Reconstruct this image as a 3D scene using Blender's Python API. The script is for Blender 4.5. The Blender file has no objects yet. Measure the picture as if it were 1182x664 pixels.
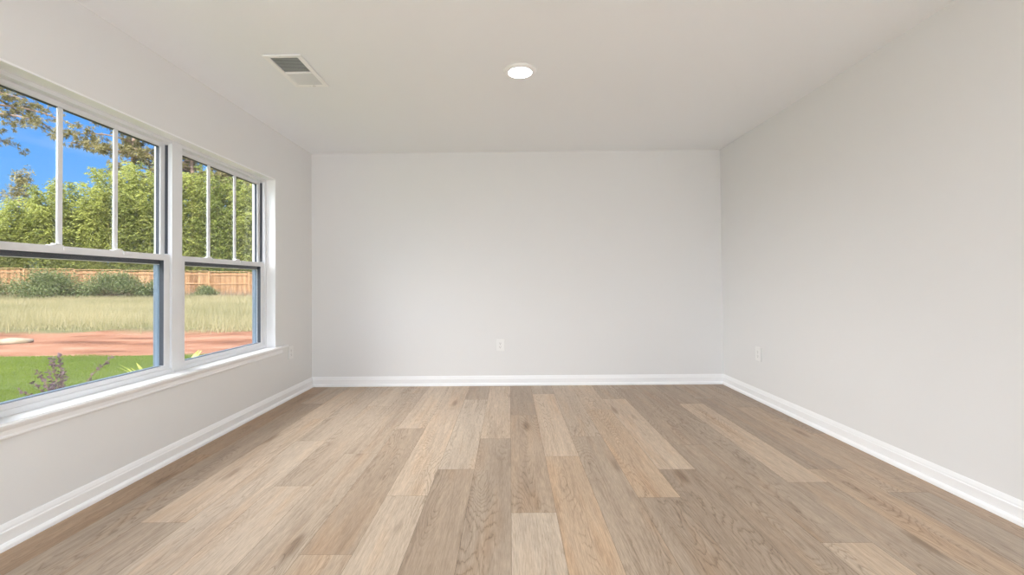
import bpy, bmesh, math, random
import numpy as np
from mathutils import Vector, Matrix

C = bpy.context.scene.collection
S = bpy.context.scene
RND = np.random.default_rng(7)

# ------------------------------------------------------------------ camera
cd = bpy.data.cameras.new('camera')
cam = bpy.data.objects.new('camera', cd)
C.objects.link(cam)
cd.sensor_fit = 'HORIZONTAL'
cd.sensor_width = 36.0
cd.lens = 520.0 / 1182.0 * 36.0
cd.shift_x = (591.0 - 584.77) / 1182.0
cd.shift_y = (318.94 - 332.0) / 1182.0
cd.clip_start = 0.05
cd.clip_end = 500
cam.matrix_world = Matrix(((0.999936, 0.008988, 0.00687, 0.0),
                           (0.007002, -0.014739, -0.999867, 0.0),
                           (-0.008886, 0.999851, -0.014801, 1.0655),
                           (0, 0, 0, 1)))
# columns above are camera x, y, z axes in the world
S.camera = cam

# ------------------------------------------------------------------ view
S.view_settings.view_transform = 'Standard'
S.view_settings.look = 'None'
S.view_settings.exposure = 0.10
S.view_settings.gamma = 1.0
S.view_settings.use_curve_mapping = False
cy = S.cycles
cy.use_denoising = True
cy.max_bounces = 14
cy.diffuse_bounces = 8
cy.glossy_bounces = 4
cy.transmission_bounces = 6
cy.transparent_max_bounces = 16
cy.sample_clamp_indirect = 6.0
cy.caustics_reflective = False
cy.caustics_refractive = False

# ------------------------------------------------------------------ node helpers
def new_mat(name):
    m = bpy.data.materials.new(name)
    m.use_nodes = True
    nt = m.node_tree
    nt.nodes.clear()
    out = nt.nodes.new('ShaderNodeOutputMaterial')
    return m, nt, out

def nd(nt, t, **kw):
    n = nt.nodes.new(t)
    for k, v in kw.items():
        if k.startswith('in_'):
            n.inputs[k[3:].replace('_', ' ')].default_value = v
        else:
            setattr(n, k, v)
    return n

def math_n(nt, op, a, b=None, clamp=False):
    n = nt.nodes.new('ShaderNodeMath')
    n.operation = op
    n.use_clamp = clamp
    for i, v in enumerate((a, b)):
        if v is None:
            continue
        if isinstance(v, (int, float)):
            n.inputs[i].default_value = v
        else:
            nt.links.new(v, n.inputs[i])
    return n.outputs[0]

def ramp(nt, fac, stops, interp='LINEAR'):
    r = nt.nodes.new('ShaderNodeValToRGB')
    r.color_ramp.interpolation = interp
    els = r.color_ramp.elements
    while len(els) < len(stops):
        els.new(0.5)
    for e, (p, c) in zip(els, stops):
        e.position = p
        e.color = tuple(c) + (1,) if len(c) == 3 else c
    nt.links.new(fac, r.inputs[0])
    return r.outputs[0]

def mixrgb(nt, fac, a, b, mode='MIX'):
    n = nt.nodes.new('ShaderNodeMix')
    n.data_type = 'RGBA'
    n.blend_type = mode
    for sock, v in ((n.inputs[0], fac), (n.inputs[6], a), (n.inputs[7], b)):
        if isinstance(v, (int, float)):
            sock.default_value = v
        elif isinstance(v, tuple):
            sock.default_value = v + (1,) if len(v) == 3 else v
        else:
            nt.links.new(v, sock)
    return n.outputs[2]

# ------------------------------------------------------------------ world
W = bpy.data.worlds.new('sky')
S.world = W
W.use_nodes = True
nt = W.node_tree
nt.nodes.clear()
wo = nt.nodes.new('ShaderNodeOutputWorld')
bg = nt.nodes.new('ShaderNodeBackground')
nt.links.new(bg.outputs[0], wo.inputs[0])
tc = nt.nodes.new('ShaderNodeTexCoord')
sep = nt.nodes.new('ShaderNodeSeparateXYZ')
nt.links.new(tc.outputs['Generated'], sep.inputs[0])
SKY_BLUE = 1.0
SKY_FILL = 12.5
blue = ramp(nt, sep.outputs[2], [(0.0, (0.36, 0.55, 0.86)), (0.14, (0.19, 0.50, 1.0)), (0.32, (0.085, 0.36, 1.0)), (0.8, (0.05, 0.20, 0.62))])
# thin wisps
mp = nd(nt, 'ShaderNodeMapping')
mp.inputs['Scale'].default_value = (1.6, 1.6, 7.0)
mp.inputs['Rotation'].default_value = (0.1, 0.35, 0.0)
nt.links.new(tc.outputs['Generated'], mp.inputs[0])
ns = nd(nt, 'ShaderNodeTexNoise', in_Scale=2.2, in_Detail=7.0, in_Roughness=0.55)
nt.links.new(mp.outputs[0], ns.inputs['Vector'])
wis = ramp(nt, ns.outputs[0], [(0.5, (0, 0, 0)), (0.78, (1, 1, 1))])
wf = math_n(nt, 'MULTIPLY', wis, 0.55)
blue2 = mixrgb(nt, wf, blue, (0.62, 0.78, 0.98))
# unseen bright sky patch added on the window side to light the room
dotn = nt.nodes.new('ShaderNodeVectorMath')
dotn.operation = 'DOT_PRODUCT'
dirv = Vector((-0.82, -0.16, 0.60)).normalized()
dotn.inputs[1].default_value = dirv
nt.links.new(tc.outputs['Generated'], dotn.inputs[0])
ns2 = nd(nt, 'ShaderNodeTexNoise', in_Scale=3.0, in_Detail=5.0)
nt.links.new(tc.outputs['Generated'], ns2.inputs['Vector'])
dd = math_n(nt, 'ADD', dotn.outputs['Value'], math_n(nt, 'MULTIPLY', math_n(nt, 'SUBTRACT', ns2.outputs[0], 0.5), 0.16))
mr = nd(nt, 'ShaderNodeMapRange', interpolation_type='SMOOTHSTEP')
mr.inputs[1].default_value = 0.72
mr.inputs[2].default_value = 0.93
nt.links.new(dd, mr.inputs[0])
skyc = mixrgb(nt, mr.outputs[0], blue2, (SKY_FILL * 0.97, SKY_FILL * 0.985, SKY_FILL))
# extra sky glow added behind the photographer, lighting the room through the rear opening
mr2 = nd(nt, 'ShaderNodeMapRange', interpolation_type='SMOOTHSTEP')
mr2.inputs[1].default_value = 0.25
mr2.inputs[2].default_value = 0.8
nt.links.new(math_n(nt, 'MULTIPLY', sep.outputs[1], -1.0), mr2.inputs[0])
REAR_SKY_FILL = 1.5
rear_glow = mixrgb(nt, mr2.outputs[0], (0, 0, 0), (REAR_SKY_FILL, REAR_SKY_FILL * 0.99, REAR_SKY_FILL * 0.97))
skyf = mixrgb(nt, 1.0, skyc, rear_glow, 'ADD')
nt.links.new(skyf, bg.inputs[0])
bg.inputs[1].default_value = SKY_BLUE
W.cycles.sampling_method = 'MANUAL'
W.cycles.sample_map_resolution = 512

# ------------------------------------------------------------------ sun (over the roof, from behind the photographer)
sd = bpy.data.lights.new('sun', 'SUN')
sd.energy = 7.0
sd.angle = math.radians(1.2)
sd.color = (1.0, 0.965, 0.90)
sun = bpy.data.objects.new('sun', sd)
C.objects.link(sun)
sun.rotation_euler = Vector((0.42, -0.62, 0.66)).to_track_quat('Z', 'Y').to_euler()

# ------------------------------------------------------------------ room constants
XL, XR, YB, H = -2.0747, 2.2116, 4.7064, 2.44
YF = -3.2                       # rear wall, behind the photographer
OY0, OY1, OZ0, OZ1 = 1.800, 3.980, 0.515, 2.004     # window opening in the left wall
WT = 0.17                       # wall thickness
LAMP_E = 24.0

# ------------------------------------------------------------------ object helpers
def tag(o, label=None, cat=None, group=None, kind=None):
    if label: o['label'] = label
    if cat: o['category'] = cat
    if group: o['group'] = group
    if kind: o['kind'] = kind
    return o

def link(name, bm, mat, parent=None, smooth=False):
    me = bpy.data.meshes.new(name)
    bm.normal_update()
    bm.to_mesh(me)
    bm.free()
    if mat: me.materials.append(mat)
    if smooth:
        me.polygons.foreach_set('use_smooth', [True] * len(me.polygons))
    o = bpy.data.objects.new(name, me)
    C.objects.link(o)
    if parent: 
        o.parent = parent
    return o

def empty(name, loc=(0, 0, 0), rz=0):
    o = bpy.data.objects.new(name, None)
    o.empty_display_size = 0.1
    C.objects.link(o)
    o.location = loc
    o.rotation_euler = (0, 0, rz)
    return o

def box(bm, x0, x1, y0, y1, z0, z1, bev=0.0, seg=2):
    vs = [bm.verts.new(p) for p in ((x0, y0, z0), (x1, y0, z0), (x1, y1, z0), (x0, y1, z0),
                                    (x0, y0, z1), (x1, y0, z1), (x1, y1, z1), (x0, y1, z1))]
    fs = [bm.faces.new([vs[i] for i in q]) for q in ((0, 3, 2, 1), (4, 5, 6, 7), (0, 1, 5, 4), (1, 2, 6, 5), (2, 3, 7, 6), (3, 0, 4, 7))]
    if bev > 0:
        es = list({e for f in fs for e in f.edges})
        bmesh.ops.bevel(bm, geom=es, offset=bev, segments=seg, affect='EDGES', profile=0.6)

def ring(bm, x0, x1, y0, y1, z0, z1, l, r, b, t, bev=0.0):
    """rectangular frame in the YZ plane, x0..x1 thick, with border widths l r b t"""
    def rect(x, a0, a1, b0, b1):
        return [bm.verts.new((x, a0, b0)), bm.verts.new((x, a1, b0)), bm.verts.new((x, a1, b1)), bm.verts.new((x, a0, b1))]
    o0, i0 = rect(x0, y0, y1, z0, z1), rect(x0, y0 + l, y1 - r, z0 + b, z1 - t)
    o1, i1 = rect(x1, y0, y1, z0, z1), rect(x1, y0 + l, y1 - r, z0 + b, z1 - t)
    for k in range(4):
        j = (k + 1) % 4
        bm.faces.new((o0[k], i0[k], i0[j], o0[j]))
        bm.faces.new((o1[k], o1[j], i1[j], i1[k]))
        bm.faces.new((o0[k], o0[j], o1[j], o1[k]))
        bm.faces.new((i0[k], i1[k], i1[j], i0[j]))
    bmesh.ops.recalc_face_normals(bm, faces=bm.faces)
    if bev > 0:
        es = [e for e in bm.edges if len(e.link_faces) == 2 and e.calc_face_angle(0) > 0.5]
        bmesh.ops.bevel(bm, geom=es, offset=bev, segments=2, affect='EDGES')

def extrude_profile(bm, prof, axis_pts):
    """prof: list of (u, z) with u out of the wall; axis_pts: list of (origin, outward dir) stations, same count of verts"""
    rows = []
    for (ox, oy), (dx, dy) in axis_pts:
        rows.append([bm.verts.new((ox + dx * u, oy + dy * u, z)) for u, z in prof])
    for a, b in zip(rows, rows[1:]):
        for k in range(len(prof) - 1):
            bm.faces.new((a[k], a[k + 1], b[k + 1], b[k]))
    for rr in (rows[0], rows[-1]):
        bm.faces.new(rr)
    bmesh.ops.recalc_face_normals(bm, faces=bm.faces)

def fast_mesh(name, verts, faces_n, mat, parent=None, attr=None, smooth=False):
    """verts (N,3) float array; faces_n = verts per face, consecutive; attr = per-face float"""
    me = bpy.data.meshes.new(name)
    nv = len(verts); nf = nv // faces_n
    me.vertices.add(nv)
    me.vertices.foreach_set('co', np.ascontiguousarray(verts, dtype=np.float32).ravel())
    me.loops.add(nv)
    me.loops.foreach_set('vertex_index', np.arange(nv, dtype=np.int32))
    me.polygons.add(nf)
    me.polygons.foreach_set('loop_start', np.arange(0, nv, faces_n, dtype=np.int32))
    me.polygons.foreach_set('loop_total', np.full(nf, faces_n, dtype=np.int32))
    me.update(calc_edges=True)
    if attr is not None:
        a = me.attributes.new('tone', 'FLOAT', 'FACE')
        a.data.foreach_set('value', np.ascontiguousarray(attr, dtype=np.float32))
    if mat: me.materials.append(mat)
    o = bpy.data.objects.new(name, me)
    C.objects.link(o)
    if parent: o.parent = parent
    return o

def tube(bm, pts, radii, n=8):
    prev = None
    pts = [Vector(p) for p in pts]
    for i, p in enumerate(pts):
        d = (pts[min(i + 1, len(pts) - 1)] - pts[max(i - 1, 0)]).normalized()
        a = d.cross(Vector((0.3, 0.2, 1.0)) if abs(d.z) < 0.9 else Vector((1, 0, 0))).normalized()
        b = d.cross(a)
        row = [bm.verts.new(p + (a * math.cos(2 * math.pi * k / n) + b * math.sin(2 * math.pi * k / n)) * radii[i]) for k in range(n)]
        if prev:
            for k in range(n):
                bm.faces.new((prev[k], prev[(k + 1) % n], row[(k + 1) % n], row[k]))
        else:
            bm.faces.new(row)
        prev = row
    bm.faces.new(prev[::-1])

# ------------------------------------------------------------------ materials
def paint(name, col, rough=0.6, bump=0.02, scale=260.0, spec=0.35):
    m, nt, out = new_mat(name)
    b = nd(nt, 'ShaderNodeBsdfPrincipled')
    b.inputs['Base Color'].default_value = col + (1,)
    b.inputs['Roughness'].default_value = rough
    b.inputs['Specular IOR Level'].default_value = spec
    if bump:
        g = nd(nt, 'ShaderNodeNewGeometry')
        n = nd(nt, 'ShaderNodeTexNoise', in_Scale=scale, in_Detail=2.0)
        nt.links.new(g.outputs['Position'], n.inputs['Vector'])
        bp = nd(nt, 'ShaderNodeBump', in_Strength=bump, in_Distance=0.002)
        nt.links.new(n.outputs[0], bp.inputs['Height'])
        nt.links.new(bp.outputs[0], b.inputs['Normal'])
    nt.links.new(b.outputs[0], out.inputs[0])
    return m

M_wall = paint('wall_paint', (0.795, 0.795, 0.792), 0.65, 0.06, 180)
M_ceil = paint('ceiling_paint', (0.895, 0.915, 0.94), 0.8, 0.10, 120, 0.2)
M_trim = paint('trim_paint', (0.925, 0.93, 0.94), 0.32, 0.0, spec=0.45)
M_vinyl = paint('white_vinyl', (0.80, 0.81, 0.83), 0.35, 0.0, spec=0.45)
M_plastic = paint('outlet_plastic', (0.86, 0.86, 0.85), 0.3, 0.0, spec=0.5)
M_skyblue = paint('sky_reflection_blue', (0.20, 0.27, 0.345), 0.45, 0.0)  # bluish sky reflection put into the colour
M_dark = paint('dark_slot', (0.03, 0.03, 0.03), 0.7, 0.0)
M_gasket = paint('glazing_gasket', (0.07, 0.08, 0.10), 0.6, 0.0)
M_duct = paint('duct_metal', (0.24, 0.275, 0.27), 0.6, 0.0)
M_metal = paint('vent_enamel', (0.95, 0.95, 0.95), 0.4, 0.0)
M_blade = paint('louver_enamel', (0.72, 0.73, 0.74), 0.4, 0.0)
M_screw = paint('painted_screw', (0.72, 0.72, 0.70), 0.35, 0.0)
M_side = paint('siding', (0.55, 0.56, 0.57), 0.7, 0.0)

def emit_mat(name, col, e):
    m, nt, out = new_mat(name)
    em = nd(nt, 'ShaderNodeEmission')
    em.inputs[0].default_value = col + (1,)
    em.inputs[1].default_value = e
    nt.links.new(em.outputs[0], out.inputs[0])
    return m
M_fill_rear = emit_mat('fill_lens_rear', (0.84, 0.935, 1.0), 520.0)  # glow of the added lamps behind the photographer
M_lens = emit_mat('lamp_lens', (0.90, 0.955, 1.0), LAMP_E)

def glass_mat():
    m, nt, out = new_mat('window_glass')
    tr = nd(nt, 'ShaderNodeBsdfTransparent')
    tr.inputs[0].default_value = (0.985, 0.99, 0.99, 1)
    gl = nd(nt, 'ShaderNodeBsdfGlossy', in_Roughness=0.0)
    lw = nd(nt, 'ShaderNodeLayerWeight', in_Blend=0.5)
    p5 = math_n(nt, 'POWER', lw.outputs['Facing'], 5.0)
    fr = math_n(nt, 'ADD', math_n(nt, 'MULTIPLY', p5, 0.9), 0.03)
    mx = nd(nt, 'ShaderNodeMixShader')
    nt.links.new(fr, mx.inputs[0])
    nt.links.new(tr.outputs[0], mx.inputs[1])
    nt.links.new(gl.outputs[0], mx.inputs[2])
    nt.links.new(mx.outputs[0], out.inputs[0])
    return m
M_glass = glass_mat()

def screen_mat():
    m, nt, out = new_mat('insect_screen_mesh')
    tr = nd(nt, 'ShaderNodeBsdfTransparent')
    df = nd(nt, 'ShaderNodeBsdfDiffuse')
    df.inputs[0].default_value = (0.14, 0.145, 0.15, 1)
    mx = nd(nt, 'ShaderNodeMixShader')
    mx.inputs[0].default_value = 0.12
    nt.links.new(tr.outputs[0], mx.inputs[1])
    nt.links.new(df.outputs[0], mx.inputs[2])
    nt.links.new(mx.outputs[0], out.inputs[0])
    return m
M_screen = screen_mat()

def floor_mat():
    m, nt, out = new_mat('oak_plank')
    b = nd(nt, 'ShaderNodeBsdfPrincipled')
    at = nd(nt, 'ShaderNodeAttribute', attribute_name='tone')
    sd_ = nd(nt, 'ShaderNodeAttribute', attribute_name='seed')
    wm = nd(nt, 'ShaderNodeAttribute', attribute_name='warm')
    g = nd(nt, 'ShaderNodeNewGeometry')
    sp = nd(nt, 'ShaderNodeSeparateXYZ')
    nt.links.new(g.outputs['Position'], sp.inputs[0])
    def coords(sx, sy, k=17.0):
        cb = nd(nt, 'ShaderNodeCombineXYZ')
        nt.links.new(math_n(nt, 'MULTIPLY', sp.outputs[0], sx), cb.inputs[0])
        nt.links.new(math_n(nt, 'MULTIPLY', sp.outputs[1], sy), cb.inputs[1])
        nt.links.new(math_n(nt, 'MULTIPLY', sd_.outputs['Fac'], k), cb.inputs[2])
        return cb.outputs[0]
    def noise(vec, sc, det=4.0, rough=0.55, dist=0.0):
        n = nd(nt, 'ShaderNodeTexNoise', in_Scale=sc, in_Detail=det, in_Roughness=rough, in_Distortion=dist)
        nt.links.new(vec, n.inputs['Vector'])
        return n.outputs[0]
    broad = noise(coords(9, 0.9), 1.0, 3.0)            # long colour drift inside a plank
    streak = noise(coords(38, 2.2), 1.0, 7.0, 0.68, 0.9)
    fibre = noise(coords(300, 16.0), 1.0, 3.0, 0.6)
    # cathedral figure: contour lines of a smooth stretched field
    field = noise(coords(5.0, 0.75, 31.0), 1.0, 1.5, 0.45, 0.25)
    wob = noise(coords(60, 10.0, 7.0), 1.0, 3.0, 0.6)
    rings = math_n(nt, 'ADD', math_n(nt, 'MULTIPLY', field, 44.0), math_n(nt, 'MULTIPLY', wob, 1.5))
    fr = math_n(nt, 'FRACT', rings)
    line = ramp(nt, fr, [(0.0, (1, 1, 1)), (0.10, (0.35, 0.35, 0.35)), (0.35, (0, 0, 0)), (0.86, (0.05, 0.05, 0.05)), (1.0, (1, 1, 1))])
    msk = ramp(nt, noise(coords(7, 0.8, 53.0), 1.0, 2.0), [(0.44, (0, 0, 0)), (0.60, (1, 1, 1))])
    lf = math_n(nt, 'MULTIPLY', line, msk)
    # knots
    vo = nd(nt, 'ShaderNodeTexVoronoi', in_Scale=1.0)
    nt.links.new(coords(5.0, 1.1, 3.0), vo.inputs['Vector'])
    kn = ramp(nt, vo.outputs['Distance'], [(0.0, (1, 1, 1)), (0.05, (0.8, 0.8, 0.8)), (0.17, (0, 0, 0))], 'EASE')
    # base colour from plank tone
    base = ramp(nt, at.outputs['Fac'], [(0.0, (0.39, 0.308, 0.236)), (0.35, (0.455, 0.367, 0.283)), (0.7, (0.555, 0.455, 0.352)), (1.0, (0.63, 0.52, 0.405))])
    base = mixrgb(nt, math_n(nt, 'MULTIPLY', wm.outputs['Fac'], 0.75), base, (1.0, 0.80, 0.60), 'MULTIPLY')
    dk = math_n(nt, 'MULTIPLY', math_n(nt, 'SUBTRACT', broad, 0.42, True), 1.5, True)
    c1 = mixrgb(nt, dk, base, mixrgb(nt, 1.0, base, (0.74, 0.70, 0.68), 'MULTIPLY'))
    warmf = math_n(nt, 'MULTIPLY', math_n(nt, 'SUBTRACT', noise(coords(11, 1.3, 71.0), 1.0, 2.0), 0.5, True), 2.6, True)
    c1 = mixrgb(nt, warmf, c1, mixrgb(nt, 1.0, c1, (1.04, 0.91, 0.78), 'MULTIPLY'))
    st = ramp(nt, streak, [(0.34, (0.80, 0.77, 0.75)), (0.5, (0.98, 0.98, 0.98)), (0.66, (1.08, 1.08, 1.08))])
    c2 = mixrgb(nt, 0.9, c1, st, 'MULTIPLY')
    fb = ramp(nt, fibre, [(0.35, (0.76, 0.74, 0.73)), (0.65, (1.10, 1.10, 1.10))])
    c3 = mixrgb(nt, 0.8, c2, fb, 'MULTIPLY')
    c4 = mixrgb(nt, math_n(nt, 'MULTIPLY', lf, 0.75), c3, mixrgb(nt, 1.0, c3, (0.50, 0.44, 0.38), 'MULTIPLY'))
    c5 = mixrgb(nt, math_n(nt, 'MULTIPLY', kn, 0.8), c4, mixrgb(nt, 1.0, c4, (0.42, 0.33, 0.26), 'MULTIPLY'))
    nt.links.new(c5, b.inputs['Base Color'])
    rr = math_n(nt, 'ADD', math_n(nt, 'MULTIPLY', fibre, 0.18), 0.36)
    nt.links.new(rr, b.inputs['Roughness'])
    b.inputs['Specular IOR Level'].default_value = 0.38
    bp = nd(nt, 'ShaderNodeBump', in_Strength=0.18, in_Distance=0.0006)
    nt.links.new(math_n(nt, 'SUBTRACT', fibre, lf), bp.inputs['Height'])
    nt.links.new(bp.outputs[0], b.inputs['Normal'])
    nt.links.new(b.outputs[0], out.inputs[0])
    return m
M_floor = floor_mat()

def leaf_mat(name, c0, c1, trans=0.35, rough=0.5):
    m, nt, out = new_mat(name)
    at = nd(nt, 'ShaderNodeAttribute', attribute_name='tone')
    col = ramp(nt, at.outputs['Fac'], [(0.0, c0), (1.0, c1)])
    df = nd(nt, 'ShaderNodeBsdfPrincipled')
    df.inputs['Roughness'].default_value = rough
    df.inputs['Specular IOR Level'].default_value = 0.25
    tl = nd(nt, 'ShaderNodeBsdfTranslucent')
    nt.links.new(col, df.inputs['Base Color'])
    nt.links.new(col, tl.inputs[0])
    mx = nd(nt, 'ShaderNodeMixShader')
    mx.inputs[0].default_value = trans
    nt.links.new(df.outputs[0], mx.inputs[1])
    nt.links.new(tl.outputs[0], mx.inputs[2])
    nt.links.new(mx.outputs[0], out.inputs[0])
    return m
M_bamboo = leaf_mat('bamboo_leaf', (0.15, 0.185, 0.045), (0.54, 0.56, 0.15))
M_bamboo_d = leaf_mat('bamboo_leaf_deep', (0.11, 0.145, 0.035), (0.42, 0.47, 0.12))
M_pine = leaf_mat('pine_needle', (0.13, 0.12, 0.045), (0.38, 0.33, 0.14), 0.15)
M_bush = leaf_mat('bush_leaf', (0.08, 0.115, 0.04), (0.27, 0.31, 0.12), 0.2)
M_field = leaf_mat('field_grass_blade', (0.25, 0.245, 0.11), (0.54, 0.465, 0.27), 0.25)
M_weed = leaf_mat('dry_weed_stem', (0.22, 0.17, 0.12), (0.42, 0.35, 0.26), 0.15)
M_lawn = leaf_mat('lawn_blade', (0.09, 0.15, 0.01), (0.23, 0.29, 0.03), 0.3)
M_purple = leaf_mat('purple_leaf', (0.07, 0.04, 0.055), (0.19, 0.12, 0.14), 0.2)
M_lime = leaf_mat('lime_leaf', (0.28, 0.34, 0.04), (0.62, 0.62, 0.16), 0.3)

def bark_mat(name, c0, c1, sc=3.0):
    m, nt, out = new_mat(name)
    b = nd(nt, 'ShaderNodeBsdfPrincipled', in_Roughness=0.9)
    g = nd(nt, 'ShaderNodeNewGeometry')
    n = nd(nt, 'ShaderNodeTexNoise', in_Scale=sc, in_Detail=5.0)
    nt.links.new(g.outputs['Position'], n.inputs['Vector'])
    nt.links.new(ramp(nt, n.outputs[0], [(0.35, c0), (0.65, c1)]), b.inputs['Base Color'])
    nt.links.new(b.outputs[0], out.inputs[0])
    return m
M_bark = bark_mat('pine_bark', (0.20, 0.13, 0.10), (0.42, 0.30, 0.24))
M_culm = bark_mat('bamboo_culm', (0.30, 0.28, 0.08), (0.50, 0.45, 0.16))
M_twig = bark_mat('shrub_twig', (0.12, 0.07, 0.06), (0.24, 0.15, 0.12), 40)
M_stone = bark_mat('pale_stone', (0.30, 0.24, 0.15), (0.42, 0.34, 0.24), 6)

def ground_mat():
    m, nt, out = new_mat('red_clay_ground')
    b = nd(nt, 'ShaderNodeBsdfPrincipled', in_Roughness=0.95)
    b.inputs['Specular IOR Level'].default_value = 0.1
    g = nd(nt, 'ShaderNodeNewGeometry')
    sp = nd(nt, 'ShaderNodeSeparateXYZ')
    nt.links.new(g.outputs['Position'], sp.inputs[0])
    mp = nd(nt, 'ShaderNodeMapping')
    mp.inputs['Scale'].default_value = (0.55, 1.5, 1.0)
    nt.links.new(g.outputs['Position'], mp.inputs[0])
    n1 = nd(nt, 'ShaderNodeTexNoise', in_Scale=1.1, in_Detail=9.0, in_Roughness=0.65)
    nt.links.new(mp.outputs[0], n1.inputs['Vector'])
    n2 = nd(nt, 'ShaderNodeTexNoise', in_Scale=0.9, in_Detail=6.0)
    nt.links.new(g.outputs['Position'], n2.inputs['Vector'])
    clay = ramp(nt, n1.outputs[0], [(0.36, (0.15, 0.06, 0.032)), (0.45, (0.25, 0.108, 0.06)), (0.55, (0.31, 0.15, 0.09)), (0.68, (0.37, 0.21, 0.135))])
    hay = ramp(nt, n1.outputs[0], [(0.35, (0.13, 0.125, 0.055)), (0.65, (0.20, 0.18, 0.09))])
    turf = ramp(nt, n1.outputs[0], [(0.35, (0.07, 0.10, 0.015)), (0.65, (0.12, 0.155, 0.03))])
    yj = math_n(nt, 'ADD', sp.outputs[1], math_n(nt, 'MULTIPLY', math_n(nt, 'SUBTRACT', n2.outputs[0], 0.5), 2.2))
    a = nd(nt, 'ShaderNodeMapRange'); a.inputs[1].default_value = 11.9; a.inputs[2].default_value = 12.9
    nt.links.new(yj, a.inputs[0])
    yj2 = math_n(nt, 'ADD', sp.outputs[1], math_n(nt, 'MULTIPLY', math_n(nt, 'SUBTRACT', n2.outputs[0], 0.5), 0.35))
    t = nd(nt, 'ShaderNodeMapRange'); t.inputs[1].default_value = 8.25; t.inputs[2].default_value = 8.15
    nt.links.new(yj2, t.inputs[0])
    c1 = mixrgb(nt, a.outputs[0], clay, hay)
    c2 = mixrgb(nt, t.outputs[0], c1, turf)
    nt.links.new(c2, b.inputs['Base Color'])
    bp = nd(nt, 'ShaderNodeBump', in_Strength=0.7, in_Distance=0.08)
    nt.links.new(n1.outputs[0], bp.inputs['Height'])
    nt.links.new(bp.outputs[0], b.inputs['Normal'])
    nt.links.new(b.outputs[0], out.inputs[0])
    return m
M_ground = ground_mat()

def fence_mat():
    m, nt, out = new_mat('cedar_picket')
    b = nd(nt, 'ShaderNodeBsdfPrincipled', in_Roughness=0.85)
    at = nd(nt, 'ShaderNodeAttribute', attribute_name='tone')
    g = nd(nt, 'ShaderNodeNewGeometry')
    mp = nd(nt, 'ShaderNodeMapping'); mp.inputs['Scale'].default_value = (6, 6, 0.8)
    nt.links.new(g.outputs['Position'], mp.inputs[0])
    n = nd(nt, 'ShaderNodeTexNoise', in_Scale=1.6, in_Detail=4.0)
    nt.links.new(mp.outputs[0], n.inputs['Vector'])
    f = math_n(nt, 'ADD', math_n(nt, 'MULTIPLY', at.outputs['Fac'], 0.7), math_n(nt, 'MULTIPLY', n.outputs[0], 0.5))
    nt.links.new(ramp(nt, f, [(0.15, (0.22, 0.105, 0.045)), (0.5, (0.40, 0.215, 0.10)), (0.9, (0.56, 0.34, 0.17))]), b.inputs['Base Color'])
    nt.links.new(b.outputs[0], out.inputs[0])
    return m
M_fence = fence_mat()

# ------------------------------------------------------------------ room shell
bm = bmesh.new()
y0, y1 = YF, YB + 0.15
box(bm, XL - WT, XL, y0 - 0.15, OY0, -0.12, H + 0.15)
box(bm, XL - WT, XL, OY1, y1, -0.12, H + 0.15)
box(bm, XL - WT, XL, OY0, OY1, -0.12, OZ0 - 0.018)
box(bm, XL - WT, XL, OY0, OY1, OZ1, H + 0.15)
tag(link('wall_left', bm, M_wall), kind='structure')
bm = bmesh.new(); box(bm, XR, XR + 0.12, y0 - 0.15, y1, -0.12, H + 0.15)
tag(link('wall_right', bm, M_wall), kind='structure')
bm = bmesh.new(); box(bm, XL, XR, YB, y1, -0.12, H + 0.15)
tag(link('wall_back', bm, M_wall), kind='structure')
bm = bmesh.new()       # unseen rear wall; wide opening added to let daylight into the room
RX0, RX1, RZ = -1.9, 2.0, 2.3
box(bm, XL, RX0, YF - 0.15, YF, -0.12, H + 0.15)
box(bm, RX1, XR, YF - 0.15, YF, -0.12, H + 0.15)
box(bm, RX0, RX1, YF - 0.15, YF, RZ, H + 0.15)
tag(link('wall_front', bm, M_wall), kind='structure')
bm = bmesh.new(); box(bm, XL, XR, YF, YB, H, H + 0.15)
# openings in the drywall are shallow: lamp and vent sit below the board
tag(link('ceiling', bm, M_ceil), kind='structure')

# floor: one mesh, every plank its own face with a tone
PW, PL = 0.209, 1.542
ends = {-10: 1.30, -9: 4.03, -8: 2.032, -7: 3.075, -6: 2.392, -5: 2.84, -4: 1.787, -3: 2.275, -2: 2.594, -1: 3.10,
        0: 2.102, 1: 2.779, 2: 3.13, 3: 2.243, 4: 2.576, 5: 2.96, 6: 3.394, 7: 2.402, 8: 2.566, 9: 2.283, 10: 3.16}
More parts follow.
